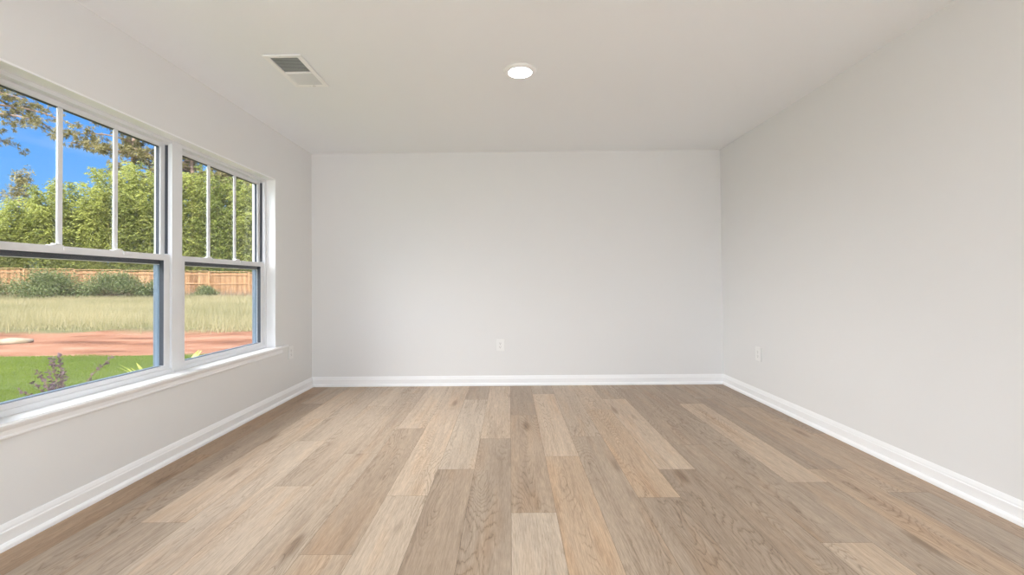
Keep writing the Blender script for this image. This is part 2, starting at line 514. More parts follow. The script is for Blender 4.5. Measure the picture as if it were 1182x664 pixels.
# tone for planks (row, plank starting at that joint index, 0 = the one beyond the listed joint, -1 = nearer)
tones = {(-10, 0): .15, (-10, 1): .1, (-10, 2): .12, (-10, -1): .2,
         (-9, -1): .22, (-9, 0): .5, (-9, -2): .25,  # nearer tones darkened for the shade below the window
         (-8, -1): .4, (-8, 0): .82, (-8, 1): .75,
         (-7, -1): .72, (-7, 0): .45, (-7, 1): .55, (-7, -2): .5,
         (-6, -1): .78, (-6, 0): .5, (-6, 1): .62,
         (-5, -1): .55, (-5, 0): .45, (-5, 1): .5,
         (-4, -1): .62, (-4, 0): .35, (-4, 1): .85,
         (-3, -1): .82, (-3, 0): .92, (-3, 1): .8,
         (-2, -1): .22, (-2, 0): .78, (-2, 1): .15,
         (-1, -1): .3, (-1, 0): .8, (-1, -2): .3,
         (0, -1): .8, (0, 0): .38, (0, 1): .08,
         (1, -1): .66, (1, 0): .95, (1, 1): .4,
         (2, -1): .38, (2, 0): .62, (2, 1): .5,
         (3, -1): .2, (3, 0): .72, (3, 1): .82,
         (4, -1): .12, (4, 0): .9, (4, 1): .5,
         (5, -1): .22, (5, 0): .3, (5, 1): .3,
         (6, -2): .7, (6, -1): .3, (6, 0): .3,
         (7, -1): .35, (7, 0): .88, (7, 1): .2,
         (8, -1): .6, (8, 0): .25, (8, 1): .3,
         (9, -1): .25, (9, 0): .55, (9, 1): .3,
         (10, -1): .45, (10, 0): .12, (10, 1): .2}
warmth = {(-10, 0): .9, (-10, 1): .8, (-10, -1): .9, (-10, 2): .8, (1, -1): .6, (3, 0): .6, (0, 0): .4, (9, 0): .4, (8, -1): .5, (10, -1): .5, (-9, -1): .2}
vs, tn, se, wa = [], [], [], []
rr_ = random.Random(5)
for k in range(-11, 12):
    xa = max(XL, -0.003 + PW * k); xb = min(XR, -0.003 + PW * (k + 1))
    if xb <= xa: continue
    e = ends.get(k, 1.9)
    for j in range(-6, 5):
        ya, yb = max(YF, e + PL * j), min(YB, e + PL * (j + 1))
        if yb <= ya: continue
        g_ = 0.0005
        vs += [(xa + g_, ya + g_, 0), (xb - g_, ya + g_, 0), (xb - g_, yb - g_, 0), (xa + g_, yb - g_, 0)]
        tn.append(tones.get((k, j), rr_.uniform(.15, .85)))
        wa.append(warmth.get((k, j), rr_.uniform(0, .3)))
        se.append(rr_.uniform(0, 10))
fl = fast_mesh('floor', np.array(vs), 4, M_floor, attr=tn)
for nm, dat in (('seed', se), ('warm', wa)):
    a_ = fl.data.attributes.new(nm, 'FLOAT', 'FACE'); a_.data.foreach_set('value', dat)
bm = bmesh.new(); bm.from_mesh(fl.data)
bm.to_mesh(fl.data); bm.free()
tag(fl, kind='structure')
bm = bmesh.new(); box(bm, XL, XR, YF, YB, -0.12, -0.0012)
tag(link('floor_slab', bm, paint('slab', (0.10, 0.075, 0.055), 0.9, 0)), kind='structure')

# baseboards with shoe mould
prof = [(0, 0), (0.028, 0), (0.028, 0.006), (0.026, 0.015), (0.020, 0.022), (0.012, 0.026), (0.0145, 0.066), (0.0145, 0.070), (0.011, 0.074), (0.010, 0.082), (0.006, 0.094), (0.003, 0.101), (0, 0.101)]
bm = bmesh.new(); extrude_profile(bm, prof, [((XL, YF), (1, 0)), ((XL, YB), (1, -1))]); tag(link('baseboard_left', bm, M_trim), kind='structure')
bm = bmesh.new(); extrude_profile(bm, prof, [((XR, YF), (-1, 0)), ((XR, YB), (-1, -1))]); tag(link('baseboard_right', bm, M_trim), kind='structure')
bm = bmesh.new(); extrude_profile(bm, prof, [((XL, YB), (1, -1)), ((XR, YB), (-1, -1))]); tag(link('baseboard_back', bm, M_trim), kind='structure')

# ------------------------------------------------------------------ windows
X0 = XL
def ox(off): return X0 - off
# jamb liner (white return inside the opening)
bm = bmesh.new()
lt = 0.010
box(bm, ox(0.16), ox(-0.0015), OY1 - lt, OY1, OZ0, OZ1, 0.002)
box(bm, ox(0.16), ox(-0.0015), OY0, OY0 + lt, OZ0, OZ1, 0.002)
box(bm, ox(0.16), ox(-0.0015), OY0, OY1, OZ1 - lt, OZ1, 0.002)
tag(link('trim_1', bm, M_trim), kind='structure')
# stool (inner sill board) with rounded nose and horns past the opening
bm = bmesh.new()
zt, zb = OZ0, OZ0 - 0.018
outl = [(ox(0.12), OY0), (ox(0), OY0), (ox(0), 1.63), (ox(-0.038), 1.63), (ox(-0.038), 4.145), (ox(0), 4.145), (ox(0), OY1), (ox(0.12), OY1)]
top = [bm.verts.new((x, y, zt)) for x, y in outl]
bot = [bm.verts.new((x, y, zb)) for x, y in outl]
bm.faces.new(top); bm.faces.new(bot[::-1])
for k in range(len(outl)):
    j = (k + 1) % len(outl)
    bm.faces.new((top[k], bot[k], bot[j], top[j]))
bmesh.ops.recalc_face_normals(bm, faces=bm.faces)
es = [e for e in bm.edges if all(v.co.x > X0 + 0.03 for v in e.verts)]
bmesh.ops.bevel(bm, geom=es, offset=0.006, segments=3, affect='EDGES')
tag(link('trim_2', bm, M_trim), kind='structure')
# apron under the stool
bm = bmesh.new()
ap = [(0, 0.446), (0.010, 0.446), (0.013, 0.450), (0.013, 0.456), (0.010, 0.460), (0.010, 0.478), (0.014, 0.486), (0.018, zb), (0, zb)]
extrude_profile(bm, ap, [((X0, 1.68), (1, 0)), ((X0, 4.085), (1, 0))])
tag(link('trim_3', bm, M_trim), kind='structure')
# cover strip over the joint of the two windows
UW = 1.0895
Y_MULL = OY0 + UW
bm = bmesh.new(); box(bm, ox(0.168), ox(0.070), Y_MULL - 0.0135, Y_MULL + 0.0135, OZ0, OZ1 - lt, 0.0015)
tag(link('trim_4', bm, M_vinyl), kind='structure')
bm = bmesh.new(); box(bm, ox(0.0735), ox(0.069), Y_MULL - 0.044, Y_MULL + 0.044, OZ0 + 0.012, OZ1 - lt - 0.002, 0.0012)
tag(link('trim_5', bm, M_vinyl), kind='structure')

def make_window(idx, ya, yb):
    w = empty('window_%d' % idx, (0, 0, 0))
    tag(w, kind='structure')
    za, zb = OZ0, OZ1 - lt
    if idx == 1: ya += lt; yb -= 0.0135
    else: ya += 0.0135; yb -= lt
    fw = 0.029
    # main frame: inner part, track part, outer part with a wider stop
    bm = bmesh.new(); ring(bm, ox(0.120), ox(0.075), ya, yb, za, zb, fw, fw, 0.028, 0.022, 0.0015)
    link('window_frame', bm, M_vinyl, w); bm = bmesh.new()
    bm2 = bmesh.new(); ring(bm2, ox(0.165), ox(0.1205), ya, yb, za, zb, fw - 0.004, fw - 0.004, 0.030, 0.022, 0.0015)
    me = bpy.data.meshes.new('t'); bm2.to_mesh(me); bm2.free(); bm.from_mesh(me)
    bm3 = bmesh.new(); ring(bm3, ox(0.190), ox(0.1655), ya, yb, za, zb, fw - 0.004, fw - 0.004, 0.032, 0.024, 0.0015)
    me = bpy.data.meshes.new('t'); bm3.to_mesh(me); bm3.free(); bm.from_mesh(me)
    link('outer_frame', bm, M_vinyl, w)
    ia, ib = ya + fw + 0.001, yb - fw - 0.001
    # dark balance tracks beside the upper sash
    bm = bmesh.new()
    for q0, q1 in ((ya + fw - 0.0005, ya + fw + 0.0006), (yb - fw - 0.0006, yb - fw + 0.0005)):
        box(bm, ox(0.117), ox(0.098), q0, q1, 1.27, zb - 0.03)
    link('balance_track', bm, M_gasket, w)
    # lower sash
    zl0, zl1 = OZ0 + 0.022, 1.262
    bm = bmesh.new(); ring(bm, ox(0.114), ox(0.084), ia, ib, zl0, zl1, 0.046, 0.046, 0.030, 0.036, 0.002)
    ls = link('lower_sash', bm, M_vinyl, w)
    bm = bmesh.new(); ring(bm, ox(0.1135), ox(0.0875), ia + 0.0455, ib - 0.0455, zl0 + 0.0295, zl1 - 0.0355, 0.002, 0.002, 0.001, 0.002)
    link('glazing_gasket', bm, M_gasket, ls)
    bm = bmesh.new(); box(bm, ox(0.104), ox(0.101), ia + 0.047, ib - 0.047, zl0 + 0.031, zl1 - 0.037)
    link('glass_pane', bm, M_glass, ls)
    # upper sash
    zu0, zu1 = 1.200, zb - 0.014
    bm = bmesh.new(); ring(bm, ox(0.148), ox(0.118), ya + fw - 0.003, yb - fw + 0.003, zu0, zu1, 0.038, 0.038, 0.062, 0.034, 0.002)
    us = link('upper_sash', bm, M_vinyl, w)
    gy0, gy1 = ya + fw + 0.035, yb - fw - 0.035
    bm = bmesh.new(); ring(bm, ox(0.146), ox(0.128), gy0 - 0.0005, gy1 + 0.0005, zu0 + 0.0615, zu1 - 0.0335, 0.0035, 0.0035, 0.0035, 0.0035)
    link('glazing_gasket', bm, M_gasket, us)
    bm = bmesh.new(); box(bm, ox(0.138), ox(0.135), gy0 + 0.001, gy1 - 0.001, zu0 + 0.063, zu1 - 0.035)
    link('glass_pane', bm, M_glass, us)
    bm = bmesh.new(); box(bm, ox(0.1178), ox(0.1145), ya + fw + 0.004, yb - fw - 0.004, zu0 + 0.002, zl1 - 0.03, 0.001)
    link('rail_shade_strip', bm, M_gasket, us)  # dark strip painting the shade on the rail behind the lower glass
    gw = gy1 - gy0
    for q in (1, 2):
        cy_ = gy0 + gw * q / 3
        bm = bmesh.new(); box(bm, ox(0.1345), ox(0.124), cy_ - 0.013, cy_ + 0.013, zu0 + 0.062, zu1 - 0.034, 0.004)
        link('muntin', bm, M_vinyl, us)
        # sash lock on the meeting rail, with the tilt latch beside it
        ly = cy_ - (0.02 if q == 2 else 0.045)
        bm = bmesh.new()
        box(bm, ox(0.117), ox(0.090), ly - 0.030, ly + 0.030, zl1, zl1 + 0.005, 0.0015)
        box(bm, ox(0.112), ox(0.094), ly - 0.014, ly + 0.018, zl1 + 0.005, zl1 + 0.013, 0.003)
        box(bm, ox(0.098), ox(0.088), ly - 0.010, ly + 0.022, zl1 + 0.006, zl1 + 0.011, 0.002)
        link('sash_lock', bm, M_plastic, ls)
        bm = bmesh.new(); box(bm, ox(0.0845), ox(0.079), ly + 0.02, ly + 0.085, zl1 - 0.020, zl1 - 0.001, 0.002)
        link('finger_lift', bm, M_vinyl, ls)
    # insect screen over the lower half
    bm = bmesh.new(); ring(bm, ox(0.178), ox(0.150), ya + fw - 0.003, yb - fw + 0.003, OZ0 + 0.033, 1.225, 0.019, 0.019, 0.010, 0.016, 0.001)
    sc = link('screen_frame', bm, M_skyblue, w)  # frame coloured to carry the blue reflection on the outer jamb
    bm = bmesh.new(); box(bm, ox(0.1645), ox(0.1635), ya + fw + 0.015, yb - fw - 0.015, OZ0 + 0.042, 1.211)
    link('screen_mesh', bm, M_screen, sc)
make_window(1, OY0, Y_MULL)
make_window(2, Y_MULL, OY1)

# ------------------------------------------------------------------ ceiling lamp
def disc_lathe(bm, profile, n=48):
    """profile [(r, z)] revolved about the z axis"""
    rows = []
    for r, z in profile:
        if r < 1e-6:
            rows.append([bm.verts.new((0, 0, z))] * n)
        else:
            rows.append([bm.verts.new((r * math.cos(2 * math.pi * k / n), r * math.sin(2 * math.pi * k / n), z)) for k in range(n)])
    for a, b in zip(rows, rows[1:]):
        for k in range(n):
            j = (k + 1) % n
            f = []
            for v in (a[k], a[j], b[j], b[k]):
                if v not in f: f.append(v)
            if len(f) > 2: bm.faces.new(f)
    bmesh.ops.recalc_face_normals(bm, faces=bm.faces)

lamp = empty('recessed_light', (0.079, 2.905, H))
tag(lamp, 'round white recessed ceiling light glowing near the middle of the ceiling', 'ceiling light')
LAMP = lamp
bm = bmesh.new(); disc_lathe(bm, [(0.108, -0.0002), (0.108, -0.003), (0.104, -0.006), (0.085, -0.0115), (0.078, -0.013), (0.0755, -0.012), (0.0755, -0.0002)])
link('trim_ring', bm, M_metal, lamp, True)
bm = bmesh.new(); disc_lathe(bm, [(0.0, -0.0135), (0.04, -0.0132), (0.07, -0.0122), (0.0754, -0.0112)])
link('diffuser', bm, M_lens, lamp, True)
rear_fill_disc = bpy.data.meshes['diffuser'].copy()      # unseen extra lamps added behind the photographer to brighten the room
rear_fill_disc.materials.clear(); rear_fill_disc.materials.append(M_fill_rear)
for (lx, ly, lb) in ((-0.95, -0.75, 'added unseen fill lamp behind the photographer, window side'),
                     (1.10, -0.75, 'added unseen fill lamp behind the photographer, right side'),
                     (-0.95, -2.35, 'added unseen fill lamp nearest the rear opening, window side'),
                     (1.10, -2.35, 'added unseen fill lamp nearest the rear opening, right side')):
    c = lamp.copy(); C.objects.link(c); c.location = (lx, ly, H); c['label'] = lb
    for ch in lamp.children:
        d = ch.copy(); C.objects.link(d); d.parent = c
        if ch.name.startswith('diffuser'): d.data = rear_fill_disc

# ------------------------------------------------------------------ ceiling vent
VX0, VX1, VY0, VY1 = -1.466, -1.234, 2.648, 3.083
vent = empty('ceiling_vent', ((VX0 + VX1) / 2, (VY0 + VY1) / 2, H))
tag(vent, 'white rectangular two-way air register on the ceiling above the window side', 'air vent')
cx, cyv = (VX0 + VX1) / 2, (VY0 + VY1) / 2
def vl(x, y): return x - cx, y - cyv
def hring(bm, x0, x1, y0, y1, l, z0, z1, bev=0.0):
    def rect(z, d):
        return [bm.verts.new(p) for p in ((x0 + d, y0 + d, z), (x1 - d, y0 + d, z), (x1 - d, y1 - d, z), (x0 + d, y1 - d, z))]
    o0, i0, o1, i1 = rect(z0, 0), rect(z0, l), rect(z1, 0.0), rect(z1, l)
    for k in range(4):
        j = (k + 1) % 4
        bm.faces.new((o0[k], i0[k], i0[j], o0[j])); bm.faces.new((o1[k], o1[j], i1[j], i1[k]))
        bm.faces.new((o0[k], o0[j], o1[j], o1[k])); bm.faces.new((i0[k], i1[k], i1[j], i0[j]))
    bmesh.ops.recalc_face_normals(bm, faces=bm.faces)
    if bev: bmesh.ops.bevel(bm, geom=[e for e in bm.edges if e.calc_face_angle(0) > 0.5], offset=bev, segments=2, affect='EDGES')
bm = bmesh.new()
hring(bm, VX0 - cx, VX1 - cx, VY0 - cyv, VY1 - cyv, 0.031, -0.0100, -0.0045, 0.0015)
box(bm, VX0 - cx + 0.03, VX1 - cx - 0.03, 2.872 - cyv, 2.886 - cyv, -0.0098, -0.001)
link('vent_frame', bm, M_metal, vent)
bm = bmesh.new(); box(bm, VX0 - cx + 0.030, VX1 - cx - 0.030, VY0 - cyv + 0.03, VY1 - cyv - 0.03, -0.0012, -0.0003)
link('duct_opening', bm, M_duct, vent)
def blade(yc, tilt, w=0.0125, t=0.0007):
    bm = bmesh.new()
    c_, s_ = math.cos(tilt), math.sin(tilt)
    pts = []
    for du, dv in ((-w / 2, -t / 2), (w / 2, -t / 2), (w / 2, t / 2), (-w / 2, t / 2)):
        pts.append((yc + du * c_ - dv * s_, -0.0068 + du * s_ + dv * c_))
    a = [bm.verts.new((VX0 - cx + 0.030, y, z)) for y, z in pts]
    b = [bm.verts.new((VX1 - cx - 0.030, y, z)) for y, z in pts]
    for k in range(4):
        bm.faces.new((a[k], a[(k + 1) % 4], b[(k + 1) % 4], b[k]))
    bm.faces.new(a); bm.faces.new(b[::-1])
    bmesh.ops.recalc_face_normals(bm, faces=bm.faces)
    return bm
n1 = 13
for k in range(n1):
    yc = 2.688 + (2.866 - 2.688) * k / (n1 - 1) - cyv
    link('louver_blade', blade(yc, math.radians(24), 0.0085), M_metal, vent)
for k in range(n1):
    yc = 2.893 + (3.044 - 2.893) * k / (n1 - 1) - cyv
    link('louver_blade', blade(yc, math.radians(-22), 0.0112), M_blade, vent)
bm = bmesh.new(); box(bm, 0.02, 0.026, VY1 - cyv - 0.036, VY1 - cyv - 0.022, -0.016, -0.005, 0.001)
box(bm, 0.012, 0.034, VY1 - cyv - 0.027, VY1 - cyv - 0.022, -0.018, -0.013, 0.001)
link('damper_lever', bm, M_screw, vent)
for yy in (VY0 - cyv + 0.015, VY1 - cyv - 0.013):
    bm = bmesh.new(); disc_lathe(bm, [(0.0, -0.0120), (0.0025, -0.0117), (0.0038, -0.0099)], 12)
    s_ = link('screw', bm, M_screw, vent, True); s_.location = (-0.01, yy, 0)

# ------------------------------------------------------------------ wall outlets
def make_outlet(loc, rz, label):
    """built facing -Y, origin at the plate centre on the wall"""
    o = empty('wall_outlet', loc, rz)
    tag(o, label, 'outlet')
    bm = bmesh.new()
    box(bm, -0.043, 0.043, -0.0085, -0.0018, -0.0605, 0.0605, 0.0025, 3)
    box(bm, -0.020, 0.020, -0.003, 0.0, -0.045, 0.045)
    link('cover_plate', bm, M_plastic, o)
    for s in (-1, 1):
        bm = bmesh.new()
        n = 24; vs_ = []
        for k in range(n):
            a = 2 * math.pi * k / n
            vs_.append((max(-0.0165, min(0.0165, 0.0195 * math.cos(a))), max(-0.0145, min(0.0145, 0.0195 * math.sin(a)))))
        f_ = [bm.verts.new((x, -0.0105, z + s * 0.0195)) for x, z in vs_]
        b_ = [bm.verts.new((x, -0.008, z + s * 0.0195)) for x, z in vs_]
        bm.faces.new(f_)
        for k in range(n): bm.faces.new((f_[k], b_[k], b_[(k + 1) % n], f_[(k + 1) % n]))
        bmesh.ops.recalc_face_normals(bm, faces=bm.faces)
        rc = link('receptacle', bm, M_plastic, o)
        bm = bmesh.new()
        box(bm, -0.0085, -0.0062, -0.0109, -0.0101, s * 0.0195 - 0.001, s * 0.0195 + 0.008)
        box(bm, 0.0060, 0.0083, -0.0109, -0.0101, s * 0.0195 + 0.000, s * 0.0195 + 0.007)
        box(bm, -0.0022, 0.0022, -0.0109, -0.0101, s * 0.0195 - 0.010, s * 0.0195 - 0.0055)
        link('slots', bm, M_dark, rc)
    bm = bmesh.new(); disc_lathe(bm, [(0.0, -0.0012), (0.0022, -0.0010), (0.0034, 0.0)], 12)
    s_ = link('screw', bm, M_screw, o, True)
    s_.rotation_euler = (-math.pi / 2, 0, 0); s_.location = (0, -0.0086, 0)
    s_.rotation_euler = (-math.pi / 2, 0, 0)
    return o
make_outlet((-0.104, YB, 0.417), 0, 'white duplex outlet on the back wall, below the middle of it')
make_outlet((XR, 4.035, 0.412), math.radians(-90), 'white duplex outlet low on the right wall near the far corner')
make_outlet((XL, 4.243, 0.426), math.radians(90), 'white duplex outlet on the left wall just past the window sill end')

# ------------------------------------------------------------------ ground outside
def gz(x, y):
    t = np.clip((np.asarray(y, dtype=float) - 11.0) / 16.0, 0, 1)
    t = t * t * (3 - 2 * t)
    sx = np.clip((-np.asarray(x, dtype=float) - 18) / 13, -0.6, 1.4)
    return -0.2 + t * (0.28 + 0.24 * sx)
xs = np.concatenate([np.linspace(-75, -45, 16), np.linspace(-43, XL - WT - 0.02, 70)])
ys = np.concatenate([np.linspace(-12, 2, 8), np.linspace(2.5, 36, 80), np.linspace(38, 70, 12)])
gx, gy = np.meshgrid(xs, ys)
bump = 0.03 * np.sin(gx * 1.7 + gy * 0.6) * np.clip((gy - 8) / 3, 0, 1) + 0.02 * np.sin(gx * 0.9 - gy * 2.1) * np.clip((gy - 8) / 3, 0, 1)
gzz = gz(gx, gy) + bump
P = np.stack([gx, gy, gzz], -1)
quads = np.stack([P[:-1, :-1], P[:-1, 1:], P[1:, 1:], P[1:, :-1]], 2).reshape(-1, 3)
g_ = fast_mesh('ground', quads, 4, M_ground)
bm = bmesh.new(); bm.from_mesh(g_.data); bmesh.ops.remove_doubles(bm, verts=bm.verts, dist=1e-4)
bm.to_mesh(g_.data); bm.free()
g_.data.polygons.foreach_set('use_smooth', [True] * len(g_.data.polygons))
tag(g_, kind='structure')
# unseen pale slab past the rear opening, added to bounce sunlight onto the ceiling
bm = bmesh.new(); box(bm, XL - WT, 20, -30, YF - 0.16, -0.4, -0.2)
tag(link('ground_rear_bounce', bm, paint('pale_bounce', (0.74, 0.735, 0.72), 0.9, 0)), kind='structure')

def blades(n, xr, yr, hmin, hmax, w, mat, name, bend=0.4, accept=None, tone=None, rng=RND, pow_=1.0):
    x = rng.uniform(*xr, n); y = yr[0] + (yr[1] - yr[0]) * rng.uniform(0, 1, n) ** pow_
    if accept is not None:
        k = accept(x, y, rng.uniform(0, 1, n)); x, y = x[k], y[k]
    n = len(x)
    z = gz(x, y) - 0.01
    h = rng.uniform(hmin, hmax, n)
    a = rng.uniform(0, 2 * np.pi, n)
    lean = rng.uniform(0, bend, n) * h
    la = rng.uniform(0, 2 * np.pi, n)
    b0 = np.stack([x - w * np.cos(a), y - w * np.sin(a), z], -1)
    b1 = np.stack([x + w * np.cos(a), y + w * np.sin(a), z], -1)
    t = np.stack([x + lean * np.cos(la), y + lean * np.sin(la), z + h], -1)
    v = np.stack([b0, b1, t], 1).reshape(-1, 3)
    tn = rng.uniform(0, 1, n) if tone is None else tone(x, y, rng)
    return fast_mesh(name, v, 3, mat, attr=tn)

def in_view(x, y):      # the wedge of ground a person near the camera sees through the two windows
    r = -x / np.maximum(y, 0.1)
    return (r > 0.40) & (r < 1.45)
FA, FB = Vector((-38.5, 23.7)), Vector((-9.0, 35.2))
FD = (FB - FA).normalized()
def before_fence(x, y):   # metres in front of the fence line
    return (x - FA.x) * FD.y - (y - FA.y) * FD.x
def patch(x, y):
    return 0.5 + 0.25 * np.sin(x * 0.7 + 1.3 * np.sin(y * 0.5)) + 0.25 * np.sin(y * 1.1 + x * 0.35)
lw = blades(150000, (-12.5, XL - WT - 0.03), (1.6, 8.35), 0.02, 0.05, 0.004, M_lawn, 'lawn_grass', 0.6,
            lambda x, y, u: in_view(x, y) & (y < 8.2 + 0.1 * np.sin(x * 3)), pow_=0.9,
            tone=lambda x, y, r: np.clip(0.3 + 0.5 * patch(x * 1.7, y * 1.7) * r.uniform(0.6, 1.1, len(x)), 0, 1))
tag(lw, 'short bright green lawn grass outside the windows', 'grass', kind='stuff')
fg = blades(280000, (-40, -5), (11.6, 29), 0.12, 0.50, 0.008, M_field, 'field_grass', 0.7,
            lambda x, y, u: in_view(x, y) & (before_fence(x, y) > 0.5) & (u < np.clip((y - 11.8 + 1.2 * np.sin(x * 1.1) * np.sin(x * .37 + 1)) / 3.2, 0.02, 1)), pow_=0.8,
            tone=lambda x, y, r: np.clip(0.25 + 0.55 * patch(x, y * 1.5) + r.uniform(-0.3, 0.3, len(x)), 0, 1))
tag(fg, 'tall pale hay-coloured meadow grass between the red clay strip and the fence', 'grass', kind='stuff')

# ------------------------------------------------------------------ fence
FA, FB = Vector((-38.5, 23.7)), Vector((-9.0, 35.2))
fd = (FB - FA); FLEN = fd.length; fd.normalize(); fn = Vector((fd.y, -fd.x))
fence = empty('wooden_fence', (FA.x, FA.y, 0))
tag(fence, 'long wooden privacy fence of orange-brown vertical boards across the back of the field', 'fence')
def fence_piece(s, x0, x1, off0, off1, z0, z1, out, tl, tone):
    p = []
    for a, b, z in ((x0, off0, z0), (x1, off0, z0), (x1, off1, z0), (x0, off1, z0), (x0, off0, z1), (x1, off0, z1), (x1, off1, z1), (x0, off1, z1)):
        q = fd * a + fn * b
        p.append((q.x, q.y, z))
    for q in ((0, 3, 2, 1), (4, 5, 6, 7), (0, 1, 5, 4), (1, 2, 6, 5), (2, 3, 7, 6), (3, 0, 4, 7)):
        out += [p[i] for i in q]; tl.append(tone)
pv, pt = [], []
s = 0.0
fr_ = random.Random(3)
while s < FLEN:
    q = FA + fd * s
    zg = float(gz(q.x, q.y)) 
    ztop = zg + 1.83
    fence_piece(s, s, s + 0.142, 0.0, 0.02, zg - 0.02, ztop + fr_.uniform(-.01, .01), pv, pt, fr_.random())
    s += 0.150
fast_mesh('pickets', np.array(pv), 4, M_fence, fence, pt)
k = 0
s = 0.0
while s < FLEN:
    q = FA + fd * s; zg = float(gz(q.x, q.y))
    pv, pt = [], []
    fence_piece(s, s, s + 0.09, 0.021, 0.11, zg - 0.02, zg + 1.86, pv, pt, 0.8)
    fast_mesh('post', np.array(pv), 4, M_fence, fence, pt)
    q2 = FA + fd * min(s + 2.4, FLEN)
    if s + 2.4 < FLEN:
        pv, pt = [], []
        for zz in (0.3, 1.0, 1.62):
            fence_piece(s, s + 0.092, s + 2.398, 0.021, 0.06, zg + zz, zg + zz + 0.085, pv, pt, 0.7)
        fence_piece(s, s, s + 2.4, -0.03, 0.10, zg + 1.865, zg + 1.90, pv, pt, 0.9)
        fast_mesh('rail', np.array(pv), 4, M_fence, fence, pt)
    s += 2.4

# ------------------------------------------------------------------ foliage builders
def leaf_quads(base, d, L, w, rng):
    """base (n,3), d (n,3) unit direction, L (n,), w (n,) -> verts (n*4,3)"""
    n = len(base)
    r = rng.normal(size=(n, 3)); s = np.cross(d, r); s /= np.linalg.norm(s, axis=1)[:, None] + 1e-9
    mid = base + d * (L * 0.45)[:, None]
    tip = base + d * L[:, None]; tip[:, 2] -= L * 0.12
    return np.stack([base, mid - s * w[:, None], tip, mid + s * w[:, None]], 1).reshape(-1, 3)

def bamboo(x, y, h, r, seed, label, mat, n_culm=36, n_spray=150, leaf=0.17, group=None):
    rng = np.random.default_rng(seed)
    z0 = float(gz(x, y))
    o = empty('bamboo', (x, y, z0))
    tag(o, label, 'bamboo')
    B, D, T = [], [], []
    bm = bmesh.new()
    for c in range(n_culm):
        az = rng.uniform(0, 2 * np.pi); rr = r * math.sqrt(rng.uniform(0, 1))
        bx, by = 0.35 * rr * math.cos(az), 0.35 * rr * math.sin(az)
        hh = h * 1.14 * rng.uniform(0.66, 1.0) * (1 - 0.16 * (rr / r) ** 2)
        ex, ey = rr * math.cos(az), rr * math.sin(az)
        pts = []
        for i in range(9):
            t = i / 8
            q = t ** 2.2
            pts.append((bx + (ex - bx) * q, by + (ey - by) * q, hh * (t - 0.10 * t ** 4)))
        if c % 3 == 0:
            tube(bm, pts, [0.03 * (1 - 0.8 * i / 8) for i in range(9)], 5)
        P = np.array(pts)
        tt = rng.uniform(0.12, 1.0, n_spray)
        tint = rng.uniform(-0.25, 0.35)
        ii = np.clip((tt * 8).astype(int), 0, 7); ff = tt * 8 - ii
        pos = P[ii] * (1 - ff)[:, None] + P[ii + 1] * ff[:, None]
        a2 = rng.uniform(0, 2 * np.pi, n_spray)
        reach = rng.uniform(0.2, 0.95, n_spray) * (1.25 - 0.8 * tt)
        k = 9
        # each spray arches out from the culm and carries k leaves, in a flattish drooping fan
        for j in range(k):
            f = (j + 1) / k
            b = pos.copy()
            b[:, 0] += np.cos(a2) * reach * f; b[:, 1] += np.sin(a2) * reach * f
            b[:, 2] += 0.22 * reach * f - 0.42 * reach * f * f
            b += rng.normal(0, 0.05, b.shape)
            a3 = a2 + rng.normal(0, 0.9, n_spray)
            dz = rng.uniform(-0.75, 0.05, n_spray)
            d = np.stack([np.cos(a3), np.sin(a3), dz], -1); d /= np.linalg.norm(d, axis=1)[:, None]
            B.append(b); D.append(d)
            T.append(np.clip(rng.uniform(0.0, 0.8, n_spray) + tint, 0, 1))
    B = np.concatenate(B); D = np.concatenate(D); T = np.concatenate(T)
    n = len(B)
    v = leaf_quads(B, D, rng.uniform(0.7, 1.3, n) * leaf, rng.uniform(0.7, 1.3, n) * leaf * 0.17, rng)
    fast_mesh('foliage', v, 4, mat, o, T)
    link('culms', bm, M_culm, o)
    return o

